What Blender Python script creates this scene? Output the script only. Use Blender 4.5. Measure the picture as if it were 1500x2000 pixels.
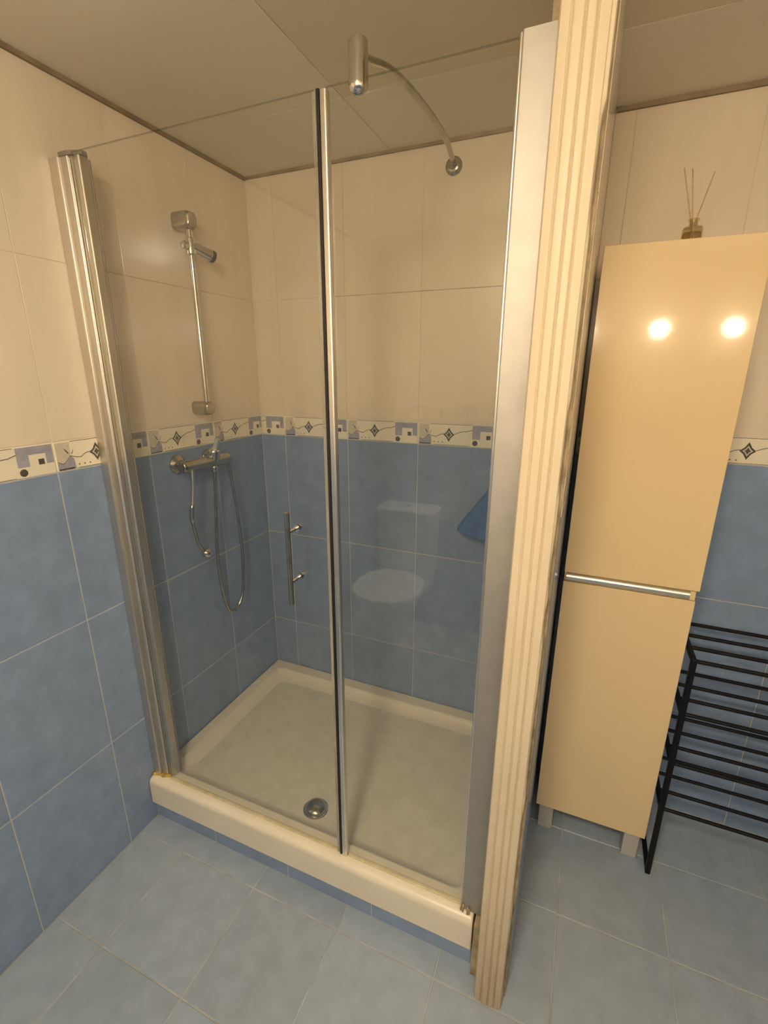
import bpy, bmesh, math, random
from mathutils import Matrix, Vector
random.seed(7)
for o in list(bpy.data.objects): bpy.data.objects.remove(o)
scene = bpy.context.scene
COL = scene.collection

# ------------------------------------------------------------------ camera
yaw, pitch, roll = math.radians(22.9328), math.radians(-16.7066), math.radians(0.1616)
fw = Vector((-math.sin(yaw)*math.cos(pitch), math.cos(yaw)*math.cos(pitch), math.sin(pitch)))
rt = Vector((math.cos(yaw), math.sin(yaw), 0))
up = rt.cross(fw)
r2 = math.cos(roll)*rt + math.sin(roll)*up
u2 = -math.sin(roll)*rt + math.cos(roll)*up
cam = bpy.data.objects.new('camera', bpy.data.cameras.new('camera'))
COL.objects.link(cam)
m = Matrix((r2, u2, -fw)).transposed().to_4x4()
m.translation = Vector((1.29807, -0.9068, 1.5851))
cam.matrix_world = m
cam.data.sensor_fit = 'HORIZONTAL'
cam.data.sensor_width = 36.0
cam.data.lens = 918.41/1500*36
cam.data.clip_start = 0.02
scene.camera = cam

# ------------------------------------------------------------------ world, exposure
w = bpy.data.worlds.new('world'); scene.world = w; w.use_nodes = True
w.node_tree.nodes['Background'].inputs[0].default_value = (1.0, 0.86, 0.68, 1)
w.node_tree.nodes['Background'].inputs[1].default_value = 0.05
vs = scene.view_settings
vs.view_transform = 'Standard'; vs.look = 'None'; vs.gamma = 1.0; vs.use_curve_mapping = False
vs.exposure = 0.68
LAMP = 46.0            # radiance of the lamp globes
FILL = 85.0           # radiance of the added fill lamp on the ceiling, out of view
LAMPC = (1.0, 0.845, 0.63)
scene.cycles.max_bounces = 12
scene.cycles.transparent_max_bounces = 16
scene.cycles.sample_clamp_indirect = 6.0

# ------------------------------------------------------------------ materials
def nodes(name):
    mt = bpy.data.materials.new(name); mt.use_nodes = True
    nt = mt.node_tree
    return mt, nt, nt.nodes['Principled BSDF']
def simple(name, col, rough=0.5, metal=0.0, noise=0.0, nscale=20, bump=0.0, bscale=60, spec=0.5):
    mt, nt, b = nodes(name)
    b.inputs['Roughness'].default_value = rough
    b.inputs['Metallic'].default_value = metal
    b.inputs['Specular IOR Level'].default_value = spec
    b.inputs['Base Color'].default_value = (*col, 1)
    tc = nt.nodes.new('ShaderNodeTexCoord')
    if noise:
        n = nt.nodes.new('ShaderNodeTexNoise'); n.inputs['Scale'].default_value = nscale; n.inputs['Detail'].default_value = 4
        nt.links.new(tc.outputs['Object'], n.inputs['Vector'])
        r = nt.nodes.new('ShaderNodeValToRGB')
        r.color_ramp.elements[0].position = .3; r.color_ramp.elements[1].position = .7
        r.color_ramp.elements[0].color = (*[c*(1-noise) for c in col], 1)
        r.color_ramp.elements[1].color = (*[min(1, c*(1+noise)) for c in col], 1)
        nt.links.new(n.outputs['Fac'], r.inputs['Fac']); nt.links.new(r.outputs['Color'], b.inputs['Base Color'])
    if bump:
        n = nt.nodes.new('ShaderNodeTexNoise'); n.inputs['Scale'].default_value = bscale; n.inputs['Detail'].default_value = 2
        nt.links.new(tc.outputs['Object'], n.inputs['Vector'])
        bp = nt.nodes.new('ShaderNodeBump'); bp.inputs['Strength'].default_value = bump; bp.inputs['Distance'].default_value = .002
        nt.links.new(n.outputs['Fac'], bp.inputs['Height']); nt.links.new(bp.outputs['Normal'], b.inputs['Normal'])
    return mt
def tile_mat(name, col, amp, scale, rough, bump, streak=False, var=0.06):
    """glazed tile: cloudy tone from world-size noise, each tile a touch different"""
    mt, nt, b = nodes(name)
    b.inputs['Roughness'].default_value = rough
    geo = nt.nodes.new('ShaderNodeNewGeometry'); oi = nt.nodes.new('ShaderNodeObjectInfo')
    mp = nt.nodes.new('ShaderNodeMapping')
    if streak: mp.inputs['Scale'].default_value = (1, 1, .18)
    nt.links.new(geo.outputs['Position'], mp.inputs['Vector'])
    n = nt.nodes.new('ShaderNodeTexNoise'); n.inputs['Scale'].default_value = scale; n.inputs['Detail'].default_value = 5
    n.inputs['Roughness'].default_value = .6
    nt.links.new(mp.outputs['Vector'], n.inputs['Vector'])
    r = nt.nodes.new('ShaderNodeValToRGB')
    r.color_ramp.elements[0].position = .3; r.color_ramp.elements[1].position = .7
    r.color_ramp.elements[0].color = (*[c*(1-amp) for c in col], 1)
    r.color_ramp.elements[1].color = (*[min(1, c*(1+amp)) for c in col], 1)
    nt.links.new(n.outputs['Fac'], r.inputs['Fac'])
    mr = nt.nodes.new('ShaderNodeMapRange'); mr.inputs['To Min'].default_value = 1-var; mr.inputs['To Max'].default_value = 1+var
    nt.links.new(oi.outputs['Random'], mr.inputs['Value'])
    hs = nt.nodes.new('ShaderNodeHueSaturation')
    nt.links.new(mr.outputs['Result'], hs.inputs['Value']); nt.links.new(r.outputs['Color'], hs.inputs['Color'])
    nt.links.new(hs.outputs['Color'], b.inputs['Base Color'])
    n2 = nt.nodes.new('ShaderNodeTexNoise'); n2.inputs['Scale'].default_value = 9; n2.inputs['Detail'].default_value = 3
    nt.links.new(geo.outputs['Position'], n2.inputs['Vector'])
    bp = nt.nodes.new('ShaderNodeBump'); bp.inputs['Strength'].default_value = bump; bp.inputs['Distance'].default_value = .004
    nt.links.new(n2.outputs['Fac'], bp.inputs['Height']); nt.links.new(bp.outputs['Normal'], b.inputs['Normal'])
    return mt
def glass_mat(name, tint, refl=0.9, film=0.03, rough=0.0):
    """thin pane: straight-through transmission, Schlick mirror reflection, a thin lime film"""
    mt = bpy.data.materials.new(name); mt.use_nodes = True
    nt = mt.node_tree; nt.nodes.clear()
    out = nt.nodes.new('ShaderNodeOutputMaterial')
    tr = nt.nodes.new('ShaderNodeBsdfTransparent'); tr.inputs[0].default_value = (*tint, 1)
    gl = nt.nodes.new('ShaderNodeBsdfGlossy'); gl.inputs['Roughness'].default_value = rough
    gl.inputs['Color'].default_value = (refl, refl, refl, 1)
    df = nt.nodes.new('ShaderNodeBsdfDiffuse'); df.inputs[0].default_value = (.75, .72, .62, 1)
    geo = nt.nodes.new('ShaderNodeNewGeometry')
    dot = nt.nodes.new('ShaderNodeVectorMath'); dot.operation = 'DOT_PRODUCT'
    nt.links.new(geo.outputs['Incoming'], dot.inputs[0]); nt.links.new(geo.outputs['Normal'], dot.inputs[1])
    def mth(op, a, bval=None, c=None):
        k = nt.nodes.new('ShaderNodeMath'); k.operation = op
        nt.links.new(a, k.inputs[0])
        if bval is not None:
            if hasattr(bval, 'type'): nt.links.new(bval, k.inputs[1])
            else: k.inputs[1].default_value = bval
        if c is not None: k.inputs[2].default_value = c
        return k.outputs[0]
    a = mth('ABSOLUTE', dot.outputs['Value'])
    a = mth('MULTIPLY_ADD', a, -1.0, 1.0)
    a = mth('POWER', a, 5.0)
    a = mth('MULTIPLY_ADD', a, .96, .04)
    m1 = nt.nodes.new('ShaderNodeMixShader'); nt.links.new(a, m1.inputs[0])
    nt.links.new(tr.outputs[0], m1.inputs[1]); nt.links.new(gl.outputs[0], m1.inputs[2])
    m2 = nt.nodes.new('ShaderNodeMixShader')
    n = nt.nodes.new('ShaderNodeTexNoise'); n.inputs['Scale'].default_value = 3.0; n.inputs['Detail'].default_value = 6
    nt.links.new(geo.outputs['Position'], n.inputs['Vector'])
    nt.links.new(mth('MULTIPLY', n.outputs['Fac'], film*2), m2.inputs[0])
    nt.links.new(m1.outputs[0], m2.inputs[1]); nt.links.new(df.outputs[0], m2.inputs[2])
    nt.links.new(m2.outputs[0], out.inputs[0])
    return mt
def emit_mat(name, col, s):
    mt = bpy.data.materials.new(name); mt.use_nodes = True
    nt = mt.node_tree; nt.nodes.clear()
    out = nt.nodes.new('ShaderNodeOutputMaterial'); e = nt.nodes.new('ShaderNodeEmission')
    e.inputs[0].default_value = (*col, 1); e.inputs[1].default_value = s
    nt.links.new(e.outputs[0], out.inputs[0]); return mt

M = {}
M['blue'] = tile_mat('blue_glaze', (.235, .318, .472), .10, 14, .16, .10)
M['cream'] = tile_mat('cream_glaze', (.78, .68, .54), .045, 7, .17, .12, streak=True, var=.015)
M['floor'] = tile_mat('floor_glaze', (.32, .388, .475), .10, 16, .33, .10, var=.05)
M['border'] = tile_mat('border_glaze', (.84, .775, .62), .03, 10, .18, .08, var=.02)
M['lilac'] = simple('print_lilac', (.36, .36, .43), .2, noise=.12, nscale=40)
M['ink'] = simple('print_dark', (.10, .085, .07), .25, noise=.15, nscale=60)
M['inkline'] = simple('print_line', (.22, .19, .15), .25, noise=.15, nscale=60)
M['beige'] = simple('print_beige', (.62, .56, .44), .2, noise=.08, nscale=40)
M['grout'] = simple('grout', (.60, .57, .49), .8, noise=.22, nscale=9, bump=.2)
def two_grouts(mt, low, high, z):
    nt = mt.node_tree; b = nt.nodes['Principled BSDF']
    geo = nt.nodes.new('ShaderNodeNewGeometry'); sx = nt.nodes.new('ShaderNodeSeparateXYZ')
    nt.links.new(geo.outputs['Position'], sx.inputs[0])
    gt = nt.nodes.new('ShaderNodeMath'); gt.operation = 'GREATER_THAN'; gt.inputs[1].default_value = z
    nt.links.new(sx.outputs['Z'], gt.inputs[0])
    mx = nt.nodes.new('ShaderNodeMix'); mx.data_type = 'RGBA'
    nt.links.new(gt.outputs[0], mx.inputs['Factor'])
    mx.inputs['A'].default_value = (*low, 1); mx.inputs['B'].default_value = (*high, 1)
    nt.links.new(mx.outputs['Result'], b.inputs['Base Color'])
two_grouts(M['grout'], (.51, .515, .495), (.77, .67, .53), 1.325)   # a cream grout is used between the cream tiles
M['floorgrout'] = simple('floor_grout', (.385, .415, .425), .85, noise=.2, nscale=12, bump=.2)
M['mould'] = simple('mouldy_grout', (.40, .34, .24), .85, noise=.5, nscale=7)
M['plaster'] = simple('raw_plaster', (.36, .28, .17), .9, noise=.35, nscale=25, bump=.5)
M['ceil'] = simple('ceiling_board', (.80, .74, .60), .62, noise=.03, nscale=3)
M['ceil2'] = simple('ceiling_board_darker', (.73, .66, .49), .62, noise=.03, nscale=3)  # slightly darker, yellower tone for two columns of panels
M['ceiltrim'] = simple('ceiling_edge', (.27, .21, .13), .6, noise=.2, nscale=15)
M['trim'] = simple('cream_paint', (.64, .545, .39), .45, noise=.03, nscale=6, bump=.05)
def grubby_foot(mt, col, z1):
    """brown scuffing near the floor, broken up by noise"""
    nt = mt.node_tree; b = nt.nodes['Principled BSDF']; src = b.inputs['Base Color'].links[0].from_socket
    geo = nt.nodes.new('ShaderNodeNewGeometry'); mp = nt.nodes.new('ShaderNodeMapping'); mp.inputs['Scale'].default_value = (60, 60, 5)
    nt.links.new(geo.outputs['Position'], mp.inputs['Vector'])
    n = nt.nodes.new('ShaderNodeTexNoise'); n.inputs['Scale'].default_value = 2; nt.links.new(mp.outputs[0], n.inputs['Vector'])
    sx = nt.nodes.new('ShaderNodeSeparateXYZ'); nt.links.new(geo.outputs['Position'], sx.inputs[0])
    mr = nt.nodes.new('ShaderNodeMapRange'); mr.inputs['From Min'].default_value = z1; mr.inputs['From Max'].default_value = 0; mr.inputs['To Max'].default_value = 1.2
    nt.links.new(sx.outputs['Z'], mr.inputs['Value'])
    mu = nt.nodes.new('ShaderNodeMath'); mu.operation = 'MULTIPLY'; mu.use_clamp = True
    nt.links.new(mr.outputs[0], mu.inputs[0]); nt.links.new(n.outputs['Fac'], mu.inputs[1])
    mx = nt.nodes.new('ShaderNodeMix'); mx.data_type = 'RGBA'; nt.links.new(mu.outputs[0], mx.inputs['Factor'])
    nt.links.new(src, mx.inputs['A']); mx.inputs['B'].default_value = (*col, 1)
    nt.links.new(mx.outputs['Result'], b.inputs['Base Color'])
grubby_foot(M['trim'], (.42, .31, .18), .42)
M['alu'] = simple('brushed_aluminium', (.74, .71, .66), .30, 1.0, noise=.05, nscale=30)
M['alusatin'] = simple('satin_aluminium', (.52, .495, .455), .60, 1.0, noise=.05, nscale=20)
M['alucap'] = simple('grey_plastic', (.24, .21, .17), .5, noise=.1)
M['satin'] = simple('anodised_aluminium', (.68, .635, .57), .45, 1.0, noise=.03, nscale=12)
M['edge'] = simple('pale_aluminium', (.80, .77, .71), .32, 1.0, noise=.04, nscale=20)
M['chrome'] = simple('chrome', (.66, .645, .61), .09, 1.0, noise=.04, nscale=25)
M['agedchrome'] = simple('aged_chrome', (.44, .42, .36), .2, 1.0, noise=.18, nscale=30)
M['rubber'] = simple('black_rubber', (.012, .010, .009), .5, noise=.2)
M['glass'] = glass_mat('shower_glass', (.965, .968, .955), .95, .008)
M['glassedge'] = glass_mat('ground_glass_edge', (.66, .68, .60), .6, .03, .1)
M['seal'] = glass_mat('clear_seal', (.80, .76, .68), .8, .30, .15)
M['sealy'] = simple('yellowed_seal', (.64, .56, .35), .35, noise=.15, nscale=30)
M['ochre'] = simple('ochre_silicone', (.52, .33, .07), .6, noise=.4, nscale=60, bump=.5)
M['tray'] = simple('shower_tray_acrylic', (.80, .73, .59), .3, noise=.03, nscale=8)
M['trayfloor'] = simple('tray_floor_acrylic', (.70, .665, .55), .45, noise=.06, nscale=22, bump=.25, bscale=45)
M['gloss'] = simple('cream_lacquer', (.80, .62, .355), .07, noise=.015, nscale=2, bump=.012, bscale=70)
M['carcass'] = simple('white_melamine', (.72, .69, .63), .4, noise=.03)
M['leg'] = simple('grey_foot_plastic', (.50, .49, .46), .45, noise=.05)
M['black'] = simple('black_metal', (.005, .005, .007), .45, noise=.2, nscale=30, spec=.25)
M['cloth'] = simple('blue_cloth', (.075, .16, .36), .85, noise=.12, nscale=40, bump=.3, bscale=200)
M['reed'] = simple('rattan', (.56, .40, .21), .7, noise=.2, nscale=50)
M['oil'] = glass_mat('amber_oil', (.86, .72, .45), .5, .03)
M['bottle'] = glass_mat('bottle_glass', (.86, .82, .70), .9, .03)
M['ceramic'] = simple('white_ceramic', (.86, .84, .80), .1, noise=.01)
M['seat'] = simple('white_seat_plastic', (.88, .86, .82), .2, noise=.01)
M['dome'] = emit_mat('fill_dome', LAMPC, FILL)
M['bulb'] = emit_mat('lit_globe', LAMPC, LAMP)

# ------------------------------------------------------------------ mesh helpers
def link_mesh(name, bm, mats, parent=None, smooth=False, **props):
    me = bpy.data.meshes.new(name)
    bmesh.ops.recalc_face_normals(bm, faces=bm.faces)
    bm.to_mesh(me); bm.free()
    if not isinstance(mats, (list, tuple)): mats = [mats]
    for q in mats: me.materials.append(q)
    if smooth:
        for p in me.polygons: p.use_smooth = True
        me.set_sharp_from_angle(angle=math.radians(40))
    o = bpy.data.objects.new(name, me); COL.objects.link(o)
    if smooth:      # big flat faces keep flat reflections
        wn = o.modifiers.new('weighted_normals', 'WEIGHTED_NORMAL'); wn.keep_sharp = True; wn.weight = 100
    if parent: o.parent = parent
    for k, v in props.items(): o[k] = v
    return o
def empty(name, loc, label, cat, **props):
    o = bpy.data.objects.new(name, None); COL.objects.link(o)
    o.location = loc; o.empty_display_size = .05
    o['label'] = label; o['category'] = cat
    for k, v in props.items(): o[k] = v
    bpy.context.view_layer.update()
    return o
def world_of(o):
    mt = Matrix.Translation(o.location)
    return world_of(o.parent) @ mt if o.parent else mt
class B:
    """collects shapes in world coordinates; .out() links them as one mesh (relative to its parent)"""
    def __init__(self): self.bm = bmesh.new()
    def box(self, a, b, bev=0.0, seg=2):
        t = bmesh.new(); bmesh.ops.create_cube(t, size=1)
        for v in t.verts: v.co = Vector([a[i]+(v.co[i]+.5)*(b[i]-a[i]) for i in range(3)])
        if bev: bmesh.ops.bevel(t, geom=t.edges[:], offset=bev, segments=seg, profile=.5, affect='EDGES')
        self.add(t); return self
    def add(self, t):
        me = bpy.data.meshes.new('tmp'); t.to_mesh(me); t.free(); self.bm.from_mesh(me); bpy.data.meshes.remove(me)
    def tube(self, pts, r, n=12, caps=True):
        pts = [Vector(p) for p in pts]; rs = r if isinstance(r, (list, tuple)) else [r]*len(pts)
        rings = []; ref = None
        for i, p in enumerate(pts):
            d = (pts[min(i+1, len(pts)-1)]-pts[max(i-1, 0)]).normalized()
            if ref is None: ref = Vector((0, 0, 1)) if abs(d.z) < .9 else Vector((1, 0, 0))
            a = (ref-d*ref.dot(d)).normalized(); b = d.cross(a); ref = a
            rings.append([self.bm.verts.new(p+rs[i]*(a*math.cos(2*math.pi*k/n)+b*math.sin(2*math.pi*k/n))) for k in range(n)])
        self._skin(rings, caps); return self
    def _skin(self, rings, caps=True):
        n = len(rings[0])
        for r0, r1 in zip(rings, rings[1:]):
            for k in range(n): self.bm.faces.new((r0[k], r0[(k+1) % n], r1[(k+1) % n], r1[k]))
        if caps:
            self.bm.faces.new(rings[0][::-1]); self.bm.faces.new(rings[-1])
    def loft(self, loops, caps=True):
        self._skin([[self.bm.verts.new(p) for p in lp] for lp in loops], caps); return self
    def lathe(self, prof, origin, axis=(0, 0, 1), n=24):
        ax = Vector(axis).normalized(); o = Vector(origin)
        ref = Vector((1, 0, 0)) if abs(ax.x) < .9 else Vector((0, 0, 1))
        a = (ref-ax*ref.dot(ax)).normalized(); b = ax.cross(a)
        return self.loft([[o+ax*h+max(r, 1e-4)*(a*math.cos(2*math.pi*k/n)+b*math.sin(2*math.pi*k/n)) for k in range(n)] for r, h in prof])
    def prism(self, poly, z0, z1):
        return self.loft([[Vector((x, y, z0)) for x, y in poly], [Vector((x, y, z1)) for x, y in poly]])
    def out(self, name, mat, parent=None, smooth=False, **props):
        if parent:
            inv = world_of(parent).inverted()
            bmesh.ops.transform(self.bm, matrix=inv, verts=self.bm.verts)
        return link_mesh(name, self.bm, mat, parent, smooth, **props)
    def at(self, name, mat, loc, smooth=False, **props):
        """top-level mesh with its origin at loc"""
        bmesh.ops.translate(self.bm, vec=-Vector(loc), verts=self.bm.verts)
        o = link_mesh(name, self.bm, mat, None, smooth, **props); o.location = loc; return o
def pane(a, b, parent):
    """glass sheet whose ground edges look darker than its faces"""
    o = B().box(a, b, .0008, 1).out('glass_pane', M['glass'], parent)
    o.data.materials.append(M['glassedge'])
    for p in o.data.polygons:
        if abs(p.normal.y) < .95: p.material_index = 1
    return o
def spline(pts, n=8):
    P = [Vector(p) for p in pts]; P = [2*P[0]-P[1]]+P+[2*P[-1]-P[-2]]; out = []
    for i in range(1, len(P)-2):
        for k in range(n):
            t = k/n
            out.append(.5*((2*P[i])+(P[i+1]-P[i-1])*t+(2*P[i-1]-5*P[i]+4*P[i+1]-P[i+2])*t*t+(-P[i-1]+3*P[i]-3*P[i+1]+P[i+2])*t**3))
    out.append(P[-2]); return out
def rrect(x0, x1, y0, y1, r, z, n=5):
    out = []
    for cx, cy, a0 in ((x1-r, y1-r, 0), (x0+r, y1-r, 90), (x0+r, y0+r, 180), (x1-r, y0+r, 270)):
        for k in range(n+1):
            a = math.radians(a0+90*k/n); out.append(Vector((cx+r*math.cos(a), cy+r*math.sin(a), z)))
    return out

# ------------------------------------------------------------------ room dimensions
XL, XR, YF, YB, ZC = 0.0, 2.5, -1.68, 0.791, 2.284
PX0, PX1, PY0 = 1.176, 1.276, -0.022          # tiled partition beside the shower
Z1, Z2, Z3, Z4, Z5 = .4262, .8727, 1.3192, 1.4013, 1.8517
ROWS = [(0, Z1, 'blue'), (Z1, Z2, 'blue'), (Z2, Z3, 'blue'), (Z3, Z4, 'border'), (Z4, Z5, 'cream'), (Z5, ZC, 'cream')]
GAP = .0034
TT = .006

# ------------------------------------------------------------------ tiles
_tiles = {}
def tile_mesh(w_, h_, kind, u0):
    key = (round(w_, 4), round(h_, 4), kind, round(u0, 4) if kind == 'border' else 0)
    if key in _tiles: return _tiles[key]
    bm = bmesh.new(); c = .0006 if kind == 'cream' else .0013
    def ring(i, z): return [bm.verts.new(p) for p in ((i, i, z), (w_-i, i, z), (w_-i, h_-i, z), (i, h_-i, z))]
    rs = [ring(0, -TT), ring(0, -c), ring(c, 0)]
    for a, b in zip(rs, rs[1:]):
        for k in range(4): bm.faces.new((a[k], a[(k+1) % 4], b[(k+1) % 4], b[k]))
    bm.faces.new(rs[-1])
    mats = [M[kind]]
    if kind == 'border':
        mats += [M['lilac'], M['ink'], M['inkline'], M['beige']]
        lo, hi = u0+.002, u0+w_-.002
        def poly(pts, mi, lift=.0003):
            # clip in u to the tile (cut tiles carry only a part of the print)
            q = list(pts)
            for lim, sgn in ((lo, 1), (hi, -1)):
                n_ = []
                for i in range(len(q)):
                    a, b = q[i], q[(i+1) % len(q)]
                    ia, ib = sgn*(a[0]-lim) >= 0, sgn*(b[0]-lim) >= 0
                    if ia: n_.append(a)
                    if ia != ib:
                        t = (lim-a[0])/(b[0]-a[0]); n_.append((lim, a[1]+t*(b[1]-a[1])))
                q = n_
                if len(q) < 3: return
            f = bm.faces.new([bm.verts.new((x-u0, y*h_/.082, lift)) for x, y in q]); f.material_index = mi
        def rect(a, b, c_, d, mi, lift=.0003): poly([(a, b), (c_, b), (c_, d), (a, d)], mi, lift)
        def line(pts, wd, mi, lift=.0004):
            for (a, b), (c_, d) in zip(pts, pts[1:]):
                l = math.hypot(c_-a, d-b); nx, ny = -(d-b)/l*wd/2, (c_-a)/l*wd/2
                poly([(a+nx, b+ny), (a-nx, b-ny), (c_-nx, d-ny), (c_+nx, d+ny)], mi, lift)
        poly([(.003, .003), (.052, .003), (.050, .030), (.042, .038), (.026, .020), (.003, .022)], 1)      # lilac foot
        poly([(.003, .022), (.026, .020), (.042, .038), (.042, .078), (.003, .078)], 4, .0002)             # beige field
        poly([(.004, .002), (.048, .002), (.047, .007), (.005, .006)], 2, .0005)
        line([(.004, .026), (.016, .019), (.024, .022), (.041, .039), (.055, .034), (.070, .032), (.084, .041), (.100, .044)], .0026, 3)
        poly([(.024, .062), (.030, .058), (.038, .045), (.033, .047)], 2)                                  # two leaves
        poly([(.053, .060), (.050, .055), (.043, .043), (.047, .045)], 2)
        cu, cv = .118, .041
        def star(a, b): return [(cu-a, cv), (cu-a*.45, cv+b*.38), (cu, cv+b), (cu+a*.45, cv+b*.38), (cu+a, cv), (cu+a*.45, cv-b*.38), (cu, cv-b), (cu-a*.45, cv-b*.38)]
        poly(star(.021, .027), 2, .0003); poly(star(.0135, .0165), 4, .0005); poly(star(.0085, .0105), 2, .0007)
        line([(.138, .043), (.155, .050), (.170, .055), (.186, .056), (.205, .062)], .0026, 3)
        for q in (.062, .078, .094): poly([(q+.0026*math.cos(t), .012+.0026*math.sin(t)) for t in (0, 1.05, 2.1, 3.15, 4.2, 5.25)], 3)
        line([(.045, .0795), (.200, .0795)], .0018, 3); line([(.060, .0025), (.196, .0025)], .0016, 3)
        rect(.205, .058, .296, .079, 1); rect(.205, .028, .234, .058, 1); rect(.276, .030, .296, .058, 1)  # lilac arch
        rect(.256, .029, .271, .044, 2)
        poly([(.216+.010*math.cos(t*.524), .014+.010*math.sin(t*.524)) for t in range(12)], 2)
    me = bpy.data.meshes.new('tile_mesh')
    bm.normal_update(); bm.to_mesh(me); bm.free()
    for q in mats: me.materials.append(q)
    _tiles[key] = me
    return me
def edges(lo, hi, ph, step=.3):
    k = math.ceil((lo-ph)/step-1e-6); e = [lo]
    while ph+k*step < hi-1e-4:
        if ph+k*step > lo+.006: e.append(ph+k*step)
        k += 1
    if hi-e[-1] < .006: e.pop()
    e.append(hi); return e
def lay(parent, origin, u, v, n, ue, rows, ph, gap0=GAP):
    u, v, n = Vector(u), Vector(v), Vector(n)
    for v0, v1, kind in rows:
        gap = .0015 if kind == 'cream' else gap0
        for a, b in zip(ue, ue[1:]):
            u0 = ((a-ph) % .3) if kind == 'border' else 0
            if u0 > .2985: u0 = 0
            me = tile_mesh(b-a-gap, v1-v0-(gap if kind != 'border' else gap*.6), kind, u0)
            o = bpy.data.objects.new('border_tile' if kind == 'border' else 'tile', me); COL.objects.link(o)
            mt = Matrix((u, v, n)).transposed().to_4x4()
            g = gap/2
            mt.translation = Vector(origin)+u*(a+g)+v*(v0+(g if kind != 'border' else g*.6))+n*random.uniform(0, .0003)
            o.parent = parent; o.matrix_local = parent.matrix_world.inverted() @ mt
R_ = .0016    # grout lies this far behind the tile faces

# --- setting shell
floor = B().box((XL-.1, YF-.1, -.12), (XR+.1, YB+.1, -R_)).out('floor', M['floorgrout'], kind='structure')
lay(floor, (0, 0, 0), (1, 0, 0), (0, 1, 0), (0, 0, 1), edges(XL, XR, .490, .2995),
    [(a, b, 'floor') for a, b in zip(edges(YF, YB, .240), edges(YF, YB, .240)[1:])], 0, .0045)
wl = B().box((XL-.1, YF-.1, -.12), (XL-R_, YB+.1, ZC+.1)).out('wall_left', M['grout'], kind='structure')
# left wall: viewed from the room, u runs away from the camera (+y)
def wall_tiles(parent, origin, u, n, lo, hi, ph, rows=ROWS): lay(parent, origin, u, (0, 0, 1), n, edges(lo, hi, ph), rows, ph)
wall_tiles(wl, (XL, 0, 0), (0, 1, 0), (1, 0, 0), YF, YB, -.1021)
wb = B().box((XL-R_, YB+R_, -.12), (XR+R_, YB+.1, ZC+.1)).out('wall_back', M['grout'], kind='structure')
wall_tiles(wb, (0, YB, 0), (1, 0, 0), (0, -1, 0), XL, PX0, .119)
wall_tiles(wb, (0, YB, 0), (1, 0, 0), (0, -1, 0), PX1, XR, .130)
B().box((.33, YB-.0006, Z5-.0014), (1.13, YB+.004, Z5+.0012)).out('mould_line', M['mould'], wb, label='dark mould along the grout line')
wr = B().box((XR+R_, YF-.1, -.12), (XR+.1, YB+.1, ZC+.1)).out('wall_right', M['grout'], kind='structure')
wall_tiles(wr, (XR, 0, 0), (0, -1, 0), (-1, 0, 0), -YB, -YF, .05)
wf = B().box((XL-R_, YF-.1, -.12), (XR+R_, YF-R_, ZC+.1)).out('wall_front', M['grout'], kind='structure')
wall_tiles(wf, (0, YF, 0), (-1, 0, 0), (0, 1, 0), -XR, -XL, -.05)
ce = B().box((XL-.1, YF-.1, ZC+.006), (XR+.1, YB+.1, ZC+.12)).out('ceiling', M['ceiltrim'], kind='structure')
ex, ey = [XL, .6, 1.2, 1.8, 2.4, XR], [YF, -1.35, -.75, -.15, .45, YB]
for i in range(5):
    for j in range(5):
        B().box((ex[i]+.0005, ey[j]+.0005, ZC), (ex[i+1]-.0005, ey[j+1]-.0005, ZC+.008), .0012, 1).out('ceiling_panel', M['ceil2'] if i in (1, 2) and j < 4 else M['ceil'], ce)
# thin dark edge strips where the ceiling meets the walls
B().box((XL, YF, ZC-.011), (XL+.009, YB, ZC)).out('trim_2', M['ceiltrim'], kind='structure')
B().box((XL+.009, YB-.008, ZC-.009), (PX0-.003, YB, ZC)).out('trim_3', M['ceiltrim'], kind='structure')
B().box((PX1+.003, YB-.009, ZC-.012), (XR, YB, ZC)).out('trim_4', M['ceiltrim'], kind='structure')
# partition
pw = B().box((PX0+R_, .046, 0), (PX1-R_, YB, ZC)).box((1.1970, PY0, 0), (PX1-R_, .046, ZC)).box((1.1785, -.010, 0), (1.1970, .046, .185)).out('wall_partition', M['plaster'], kind='structure')
wall_tiles(pw, (PX1, 0, 0), (0, 1, 0), (1, 0, 0), .002, YB, .19)
wall_tiles(pw, (PX0, 0, 0), (0, -1, 0), (-1, 0, 0), -YB, -.10, .05)
# fluted post trim on the partition's end, its right edge chipped
tx0, tx1 = 1.1985, 1.2695
prof = []
N = 100
for i in range(N+1):
    t = i/N
    y = -.055-.006*math.sin(math.pi*t)
    for c_, wd, dp in ((.25, .026, .0036), (.51, .026, .0040), (.73, .024, .0038)):
        y += dp*math.exp(-((t-c_)/wd)**2)
    if t < .04: y += .004*(1-t/.04)
    if t > .95: y += .005*(t-.95)/.05
    prof.append((t, y))
bm = bmesh.new(); rows = []; NZ = 110
random.seed(3)
jag = 0.0
for k in range(NZ+1):
    z = k/NZ*ZC
    if random.random() < .35: jag = random.uniform(-.0018, .0014)
    if 1.945 < z < 1.99: jag = .004
    row = [bm.verts.new((tx0, PY0, z))]
    for t, y in prof:
        row.append(bm.verts.new((tx0+t*(tx1-tx0)+(jag if t > .97 else 0), y, z)))
    row.append(bm.verts.new((tx1+jag, PY0, z)))
    rows.append(row)
for a, b in zip(rows, rows[1:]):
    for k in range(len(a)): bm.faces.new((a[k], a[(k+1) % len(a)], b[(k+1) % len(a)], b[k]))
bm.faces.new(rows[0]); bm.faces.new(rows[-1])
link_mesh('trim_1', bm, M['trim'], None, True, kind='structure')
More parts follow.
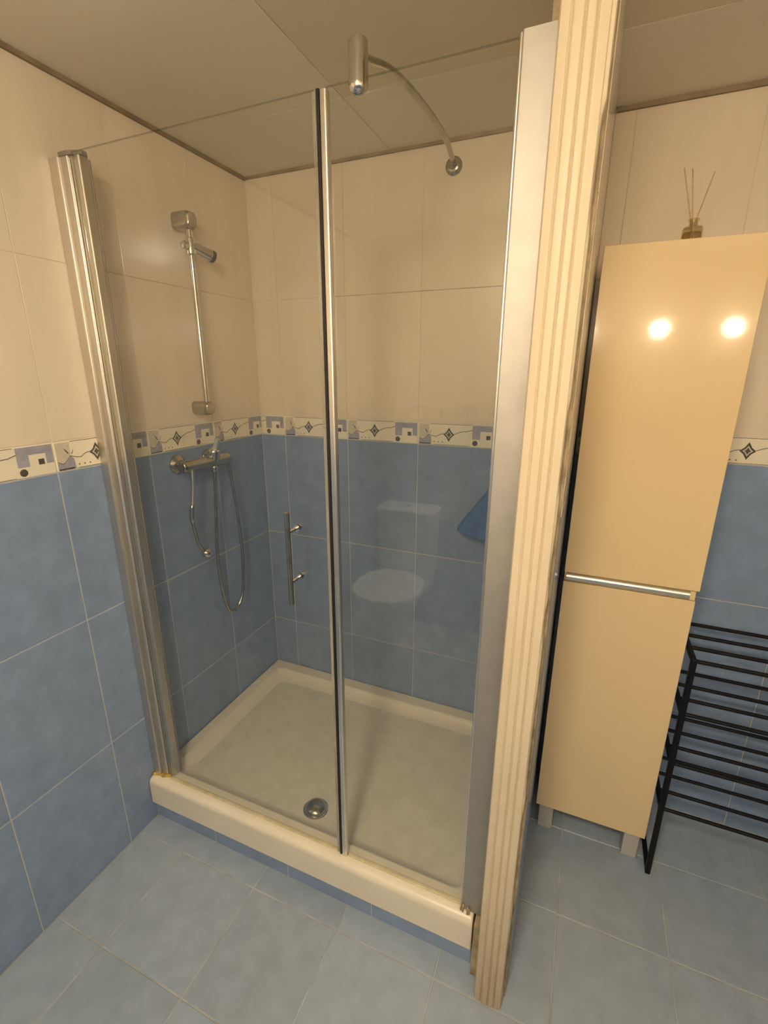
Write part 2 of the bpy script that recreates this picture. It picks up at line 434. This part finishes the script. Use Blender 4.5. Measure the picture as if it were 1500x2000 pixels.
# tiled plinth under the tray
pl = B().box((.0, .012+R_, 0), (PX0-.001, .06, .0725)).out('baseboard_shower', M['grout'], kind='structure')
lay(pl, (0, .012, 0), (1, 0, 0), (0, 0, 1), (0, -1, 0), edges(.001, PX0-.001, .274, .2985), [(.001, .0725, 'blue')], 0, .003)

# ------------------------------------------------------------------ shower tray
X0, X1, Y0, Y1 = .002, PX0-.002, -.003, YB-.002
tray = empty('shower_tray', (.588, .40, .0735), 'cream-white shower tray with raised rim on a blue tiled plinth', 'shower tray')
lp = [rrect(X0+.004, X1-.004, Y0+.006, Y1-.004, .004, .0735), rrect(X0, X1, Y0, Y1, .004, .080), rrect(X0, X1, Y0, Y1, .004, .163)]
for k in range(1, 6):
    a = k/5*math.pi/2
    d = .022*(1-math.cos(a)); lp.append(rrect(X0+d*.2, X1-d*.2, Y0+d, Y1-d*.2, .004+d*.2, .165+.022*math.sin(a)))
lp.append(rrect(X0+.040, X1-.040, Y0+.062, Y1-.050, .03, .187))
for k in range(1, 6):
    a = k/5*math.pi/2
    lp.append(rrect(X0+.040+.010*math.sin(a), X1-.040-.010*math.sin(a), Y0+.062+.010*math.sin(a), Y1-.050-.010*math.sin(a), .03, .177+.010*math.cos(a)))
lp.append(rrect(X0+.064, X1-.064, Y0+.086, Y1-.075, .035, .160))
lp.append(rrect(X0+.085, X1-.085, Y0+.108, Y1-.100, .05, .1535))
b = B(); b._skin([[b.bm.verts.new(p) for p in q] for q in lp], False)
b.out('tray_rim', M['tray'], tray, True)
b = B(); q = rrect(X0+.084, X1-.084, Y0+.107, Y1-.099, .05, .1535); q2 = rrect(X0+.2, X1-.2, Y0+.17, Y1-.2, .05, .150)
b.loft([[p-Vector((0, 0, .03)) for p in q], q, q2]); b.out('tray_floor', M['trayfloor'], tray, True, label='textured grey-cream anti-slip floor')
b = B(); b.lathe([(.043, .0), (.043, .003), (.040, .005), (.036, .0055)], (.600, .152, .149)); dr = b.out('drain', M['chrome'], tray, True, label='round chrome drain')
b = B(); b.lathe([(.0355, 0), (.0355, .004), (.033, .010), (.026, .016), (.015, .0195), (.0, .0205)], (.600, .152, .153)); b.out('drain_cap', M['agedchrome'], dr, True)
# stained silicone at the feet of the wall profiles
b = B(); random.seed(5)
for k in range(9):
    x = .008+k*.0078; b.lathe([(.0, -.004), (.006+random.uniform(0, .004), 0), (.004, .004), (0, .0055)], (x, .020+.0035*k*.6+random.uniform(-.003, .003), .1868), n=10)
b.out('silicone_bead', M['ochre'], tray, True, label='ochre stained silicone')
b = B()
for x, y in ((1.137, .016), (1.143, .014), (1.156, .012), (1.160, .013)): b.box((x-.0022, y-.004, .186), (x+.0022, y+.004, .200+random.uniform(0, .008)), .001, 1)
b.out('silicone_bead', M['plaster'], tray, label='dark brown crumbs of old silicone')

# ------------------------------------------------------------------ enclosure
GT, GB, GY = 2.090, .1885, .030
jamb = empty('wall_profile', (.02, .045, .187), 'tall ribbed aluminium wall profile on the left tiled wall, holding the door', 'shower profile')
def rpoly(x0, x1, y0, y1, r, n=4):
    return [(p.x, p.y) for p in rrect(x0, x1, y0, y1, r, 0, n)]
B().prism(rpoly(.0005, .0320, .0235, .0720, .0035), GB, 2.085).out('wall_channel', M['satin'], jamb, True)
B().prism(rpoly(.0300, .0560, .0330, .0700, .0050), GB, 2.088).out('slide_channel', M['satin'], jamb, True)
B().prism(rpoly(.0540, .0870, .0400, .0680, .0060), GB, 2.088).out('hinge_profile', M['satin'], jamb, True)
for x, y in ((.0318, .0262), (.0565, .0372)):
    B().prism([(x+.0022*math.cos(a*math.pi/6), y+.0022*math.sin(a*math.pi/6)) for a in range(12)], GB+.002, 2.083).out('bead', M['edge'], jamb, True, label='bright rounded bead')
B().box((.0840, .0672, GB+.002), (.0884, .0716, 2.086), .001, 1).out('gasket', M['alucap'], jamb, label='dark gasket')
b = B(); b.prism([(.028, .031), (.060, .030), (.096, .044), (.096, .058), (.080, .071), (.028, .071)], 2.088, 2.097); b.out('end_cap', M['alucap'], jamb, label='dark grey plastic end cap')

door = empty('shower_door', (.42, .030, .187), 'hinged clear glass shower door with vertical chrome bar handle', 'shower door')
pane((.080, GY-.003, GB+.004), (.756, GY+.003, GT), door)
B().box((.754, GY-.006, GB+.002), (.7625, GY+.006, GT-.004), .0015, 1).out('clear_seal', M['seal'], door)
B().box((.7635, GY-.008, GB), (.7706, GY+.006, GT-.002), .001, 1).out('magnetic_seal', M['rubber'], door, label='black magnetic strip')
B().box((.080, GY-.005, GB-.0006), (.756, GY+.005, GB+.0045), .001, 1).out('bottom_seal', M['sealy'], door, label='yellowed bottom seal')
hx, hy = .668, -.012
b = B(); b.tube([(hx, hy, 1.020), (hx, hy, 1.0215), (hx, hy, 1.2615), (hx, hy, 1.263)], [.005, .0065, .0065, .005], 16); h = b.out('handle', M['agedchrome'], door, True, label='vertical chrome bar handle')
for z in (1.079, 1.211):
    b = B(); b.tube([(hx, hy+.002, z), (hx, GY-.006, z), (hx, GY-.006, z), (hx, GY-.003, z)], [.0048, .0048, .0085, .0085], 14); b.out('standoff', M['chrome'], h, True)
    b = B(); b.tube([(hx, GY+.003, z), (hx, GY+.008, z)], [.0085, .0085], 14); b.out('standoff', M['chrome'], h, True)

scr = empty('shower_screen', (.96, .030, .187), 'fixed clear glass panel right of the shower door', 'shower screen')
pane((.783, GY-.003, GB), (1.140, GY+.003, GT), scr)
b = B(); b.prism(rpoly(.7715, .7870, GY-.0095, GY+.008, .0045), GB-.001, GT-.006); b.out('edge_profile', M['edge'], scr, True, label='narrow bright aluminium edge profile')
B().prism(rpoly(1.1375, 1.1955, .0190, .0440, .0040), GB, GT+.004).out('wall_channel', M['alusatin'], scr, True, label='wide satin aluminium wall channel')
B().prism(rpoly(1.1330, 1.1400, .0210, .0420, .0030), GB, GT+.002).out('cover_strip', M['alu'], scr, True)
B().box((.790, GY-.005, GB-.001), (1.137, GY+.005, GB+.004), .001, 1).out('bottom_seal', M['sealy'], scr, label='yellowed bottom seal')

bar = empty('support_bar', (.849, .030, 2.064), 'chrome stabilising bar running from the glass top to the back wall', 'support bar')
b = B(); b.lathe([(.0, 0), (.009, .0012), (.0145, .005), (.0175, .011), (.018, .018), (.018, .080), (.0165, .082), (0, .082)], (.849, GY, 2.064), n=28); b.out('clamp', M['chrome'], bar, True)
b = B(); b.tube(spline([(.852, GY+.014, 2.126), (.850, .20, 2.176), (.847, .42, 2.206), (.840, .62, 2.216), (.822, .770, 2.212)], 6), .0080, 14); b.out('rod', M['agedchrome'], bar, True)
b = B(); b.lathe([(.027, 0), (.027, .005), (.020, .010), (.012, .014)], (.819, YB, 2.209), (0, -1, 0)); b.out('wall_flange', M['agedchrome'], bar, True)

# ------------------------------------------------------------------ shower fittings on the left wall
rail = empty('shower_rail', (.0, .42, 1.44), 'chrome shower rail with sliding holder on the cream tiles', 'shower rail')
RX, RY = .050, .424
b = B(); b.tube([(RX, RY, 1.440), (RX, RY, 2.030)], .0095, 16); b.out('rail_bar', M['chrome'], rail, True)
def bracket(z0, z1, mat, name):
    b = B()
    zc, hz = (z0+z1)/2, (z1-z0)/2
    loops = []
    for x, k in ((.0005, .94), (.003, 1), (.052, 1), (.062, .93), (.068, .75)):
        loops.append([Vector((x, p.x, p.y)) for p in rrect(RY-.024*k, RY+.024*k, zc-hz*k, zc+hz*k, .015*k, 0)])
    b.loft(loops); return b.out(name, mat, rail, True)
bracket(2.018, 2.072, M['agedchrome'], 'bracket')
bracket(1.432, 1.480, M['agedchrome'], 'bracket')
b = B(); b.lathe([(.010, -.026), (.0165, -.022), (.0175, 0), (.0165, .022), (.010, .026)], (RX, RY, 1.970)); sl = b.out('slider', M['chrome'], rail, True)
b = B(); d = Vector((.016, .078, -.020)); b.lathe([(.0125, -.006), (.014, 0), (.0165, .030), (.0185, .058), (.0185, .062), (.0150, .062)], (RX+.008, RY+.006, 1.970), d); b.out('hand_shower_holder', M['chrome'], sl, True)
b = B(); b.lathe([(.0150, .0), (.0192, .0), (.0198, .003), (.0192, .012), (.0150, .012)], Vector((RX+.008, RY+.006, 1.970))+d.normalized()*.0615, d); b.out('holder_ring', M['rubber'], sl, True, label='dark rubber ring at the end of the holder')
b = B(); b.lathe([(.012, 0), (.013, .010), (.010, .020), (.0, .022)], (RX, RY-.016, 1.970), (0, -1, 0)); b.out('clamp_knob', M['chrome'], sl, True)

mix = empty('shower_mixer', (.0, .385, 1.266), 'chrome wall shower mixer with upright lever under the patterned border', 'shower mixer')
b = B(); b.tube([(.060, .262, 1.270), (.060, .266, 1.270), (.060, .275, 1.270), (.060, .480, 1.268), (.060, .490, 1.268), (.060, .496, 1.268)], [.014, .019, .022, .022, .019, .013], 20); b.out('mixer_body', M['agedchrome'], mix, True)
for y in (.305, .455):
    b = B(); b.lathe([(.034, .0005), (.034, .006), (.026, .013), (.017, .018), (.016, .048)], (0, y, 1.270), (1, 0, 0)); b.out('wall_flange', M['agedchrome'], mix, True)
b = B(); b.lathe([(.021, -.004), (.0225, .012), (.021, .030), (.016, .036)], (.064, .413, 1.278), (.25, 0, 1)); lv = b.out('cartridge', M['chrome'], mix, True)
b = B(); b.tube([(.074, .413, 1.305), (.082, .415, 1.325), (.088, .418, 1.350)], [.013, .010, .011], 14); b.out('lever', M['edge'], lv, True)
b = B(); b.lathe([(.011, 0), (.013, .006), (.013, .018), (.010, .022)], (.062, .415, 1.230)); b.out('outlet', M['chrome'], mix, True)

hs = empty('hand_spray', (.062, .29, .92), 'slim chrome hand spray with ball end hanging below the mixer', 'hand spray')
b = B(); b.tube(spline([(.078, .293, 1.256), (.076, .290, 1.20), (.072, .281, 1.13)], 5), .0065, 12); b.out('stem', M['edge'], hs, True)
b = B(); b.tube([(.072, .281, 1.135), (.071, .278, 1.125), (.069, .276, 1.085), (.068, .277, 1.075)], [.007, .0095, .0098, .007], 14); b.out('collar', M['chrome'], hs, True)
b = B(); b.tube(spline([(.068, .277, 1.078), (.066, .286, 1.04), (.064, .298, .985), (.063, .318, .955)], 5), [.0062]*15+[.008], 12); b.out('neck', M['agedchrome'], hs, True)
b = B(); b.lathe([(.0, -.021), (.010, -.018), (.017, -.011), (.0195, 0), (.0175, .010), (.010, .018), (0, .020)], (.062, .333, .938), (.5, .7, -.3), 20); b.out('ball_end', M['chrome'], hs, True)

b = B(); b.tube(spline([(.062, .415, 1.236), (.058, .413, 1.15), (.054, .409, 1.07), (.046, .402, .89), (.045, .411, .74), (.047, .431, .655), (.05, .458, .635), (.052, .493, .653), (.054, .520, .715), (.056, .532, .86), (.058, .521, 1.05), (.060, .503, 1.18), (.060, .4915, 1.250)], 8), .0062, 10)
hose = b.at('shower_hose', M['agedchrome'], (.06, .45, .64), True, label='chrome shower hose hanging in a loop from the mixer', category='hose')

# ------------------------------------------------------------------ blue cloth in the corner
cl = empty('hanging_cloth', (1.045, .765, .99), 'blue cloth hanging in the right rear corner of the shower', 'cloth')
loops = []; n = 40
for k in range(13):
    t = k/12
    z = 1.222-.200*t
    hw, hd = .006+.140*t, .010+.028*t
    lp_ = []
    for i in range(n):
        a = 2*math.pi*i/n
        fold = 1+.07*t*math.sin(7*a+1)
        zz = z-.028*t*max(0, 1-abs(math.cos(a))**2)*(1 if t > .9 else .6)
        lp_.append(Vector((1.040+hw*math.cos(a)*fold, .748+hd*math.sin(a)*fold, zz)))
    loops.append(lp_)
b = B(); b.loft(loops); b.out('cloth_body', M['cloth'], cl, True)
b = B(); b.tube([(1.04, .790, 1.238), (1.04, .752, 1.234), (1.04, .748, 1.216)], .004, 10); b.out('hook', M['chrome'], cl, True, label='small chrome hook')

# ------------------------------------------------------------------ tall cabinet
cab = empty('bathroom_cabinet', (1.46, .65, 0), 'tall glossy cream two-door cabinet right of the partition', 'cabinet')
B().box((1.296, .519, .122), (1.630, YB-.006, 1.880), .0015, 1).out('carcass', M['carcass'], cab, label='white cabinet carcass')
B().box((1.2905, .500, 1.0110), (1.6370, .518, 1.8815), .0018, 2).out('door', M['gloss'], cab, True)
B().box((1.2905, .500, .1200), (1.6320, .518, .9800), .0018, 2).out('door', M['gloss'], cab, True)
b = B(); b.box((1.292, .506, .982), (1.630, .519, 1.0105), .001, 1); b.out('rail', M['gloss'], cab)
b = B()
loop = []
for x in (1.297, 1.6150):
    loop.append([Vector((x, .506-.012*math.sin(a*math.pi/10), .9955+.0128*math.cos(a*math.pi/10))) for a in range(11)])
b.loft(loop); b.out('handle', M['edge'], cab, True, label='horizontal aluminium grip strip')
B().box((1.6155, .499, .983), (1.6290, .512, 1.009), .001, 1).out('handle_end', M['gloss'], cab)
for x in (1.302, 1.576):
    for y in (.524, .715):
        b = B(); b.loft([rrect(x+.002, x+.046, y+.002, y+.046, .004, .0008), rrect(x, x+.048, y, y+.048, .004, .004), rrect(x, x+.048, y, y+.048, .004, .1225)]); b.out('leg', M['leg'], cab, True)

dif = empty('reed_diffuser', (1.489, .62, 1.880), 'small glass reed diffuser with three sticks on top of the cabinet', 'reed diffuser')
b = B(); b.lathe([(.021, .0008), (.023, .003), (.023, .047), (.021, .051), (.010, .053), (.010, .064), (.0125, .065), (.0125, .069), (.009, .069), (.0082, .066), (.0082, .052), (.0205, .049), (.0215, .046), (.0215, .005), (.02, .004)], (1.489, .62, 1.880), n=20); b.out('bottle', M['bottle'], dif, True)
b = B(); b.lathe([(.0, .0045), (.0205, .0045), (.0210, .008), (.0210, .038), (.0, .0385)], (1.489, .62, 1.880), n=20); b.out('scented_oil', M['oil'], dif, True)
for a, c in (((1.499, .625, 1.886), (1.449, .615, 2.062)), ((1.494, .612, 1.886), (1.468, .625, 2.062)), ((1.479, .618, 1.886), (1.517, .63, 2.050))):
    b = B(); b.tube([a, c], .0014, 8); b.out('reed', M['reed'], dif, True)

# ------------------------------------------------------------------ black rack
rk = empty('towel_rack', (1.96, .60, 0), 'black metal four-tier rack standing beside the cream cabinet', 'rack')
TZ, RYS = (.806, .628, .450, .273), (.490, .566, .642, .722)
for x in (1.655, 2.255):
    s = B()
    s.box((x-.0075, .482, .0008), (x+.0075, .498, .812), .002, 1)
    s.out('leg', M['black'], rk)
    s = B(); s.box((x-.0075, .716, .0008), (x+.0075, .732, .812), .002, 1); s.out('leg', M['black'], rk)
    for z in (.0088,)+TZ:
        s = B(); s.box((x-.0070, .496, z-.008), (x+.0070, .718, z+.006), .002, 1); s.out('side_rail', M['black'], rk)
me = None
for z in TZ:
    for y in RYS:
        if me is None:
            b = B(); b.tube([(-.296, 0, 0), (.296, 0, 0)], .0058, 12)
            o = link_mesh('rack_bar', b.bm, M['black'], rk, True); me = o.data
        else:
            o = bpy.data.objects.new('rack_bar', me); COL.objects.link(o); o.parent = rk
        o.location = (1.955-1.96, y-.60, z)

# ------------------------------------------------------------------ toilet behind the camera (its reflection shows in the glass)
wc = empty('toilet', (.38, -1.36, 0), 'white toilet with closed lid, seen as a reflection in the fixed glass', 'toilet')
def oval(cx, y0, y1, w_, z, n=32, sq=2.3):
    out = []; cy, hy = (y0+y1)/2, (y1-y0)/2
    for k in range(n):
        a = 2*math.pi*k/n; c_, s_ = math.cos(a), math.sin(a)
        out.append(Vector((cx+w_/2*math.copysign(abs(c_)**(2/sq), c_), cy+hy*math.copysign(abs(s_)**(2/sq), s_), z)))
    return out
b = B(); b.loft([oval(.38, -1.52, -1.18, .24, .001), oval(.38, -1.52, -1.18, .23, .03), oval(.38, -1.52, -1.20, .20, .15), oval(.38, -1.52, -1.14, .27, .28), oval(.38, -1.51, -1.075, .36, .375), oval(.38, -1.51, -1.07, .365, .398)]); b.out('bowl', M['ceramic'], wc, True)
b = B(); b.loft([oval(.38, -1.485, -1.062, .375, .399), oval(.38, -1.488, -1.058, .385, .405), oval(.38, -1.488, -1.058, .385, .414)]); b.out('seat', M['seat'], wc, True)
b = B(); b.loft([oval(.38, -1.485, -1.058, .38, .416), oval(.38, -1.488, -1.055, .39, .422), oval(.38, -1.486, -1.058, .385, .432), oval(.38, -1.47, -1.08, .34, .437)]); b.out('lid', M['seat'], wc, True)
b = B(); b.loft([rrect(.235, .525, -1.668, -1.515, .03, .30), rrect(.215, .545, -1.675, -1.502, .03, .41), rrect(.205, .555, -1.676, -1.500, .03, .775)]); b.out('cistern', M['ceramic'], wc, True)
b = B(); b.loft([rrect(.200, .560, -1.678, -1.494, .03, .777), rrect(.198, .562, -1.678, -1.492, .03, .800), rrect(.206, .554, -1.672, -1.500, .03, .810)]); li = b.out('cistern_lid', M['ceramic'], wc, True)
b = B(); b.lathe([(.022, 0), (.022, .004), (.018, .006)], (.38, -1.585, .810)); b.out('flush_button', M['chrome'], li, True)

# ------------------------------------------------------------------ lamps on the front wall (their light and reflections are in the photo)
for x, lab in ((1.225, 'lit round wall lamp, leftmost of the three over the front wall'), (1.650, 'lit round wall lamp, middle of the three, mirrored in the cabinet door'), (2.030, 'lit round wall lamp, rightmost of the three, mirrored near the cabinet door edge')):
    L = empty('wall_lamp', (x, YF, 1.836), lab, 'lamp', group='round lamps on the front wall')
    b = B(); b.lathe([(.045, .0005), (.045, .012), (.030, .022), (.014, .026), (.014, .040)], (x, YF, 1.836), (0, 1, 0)); b.out('base', M['chrome'], L, True)
    b = B(); b.lathe([(.012, -.046), (.030, -.036), (.044, -.018), (.048, 0), (.044, .018), (.030, .036), (.0, .048)], (x, YF+.084, 1.836), (0, 1, 0)); b.out('globe', M['bulb'], L, True)

CL = empty('fill_ceiling_lamp', (1.10, -1.32, ZC), 'added round fill lamp on the ceiling behind the camera', 'lamp')  # unseen lamp added to even out the room light
b = B(); b.lathe([(.140, 0), (.140, -.020), (.134, -.024), (.0, -.024)], (1.10, -1.32, ZC), n=32); b.out('base', M['chrome'], CL, True)
b = B(); b.lathe([(.130, -.0245), (.126, -.040), (.105, -.058), (.060, -.070), (0, -.074)], (1.10, -1.32, ZC), n=32); b.out('diffuser', M['dome'], CL, True)
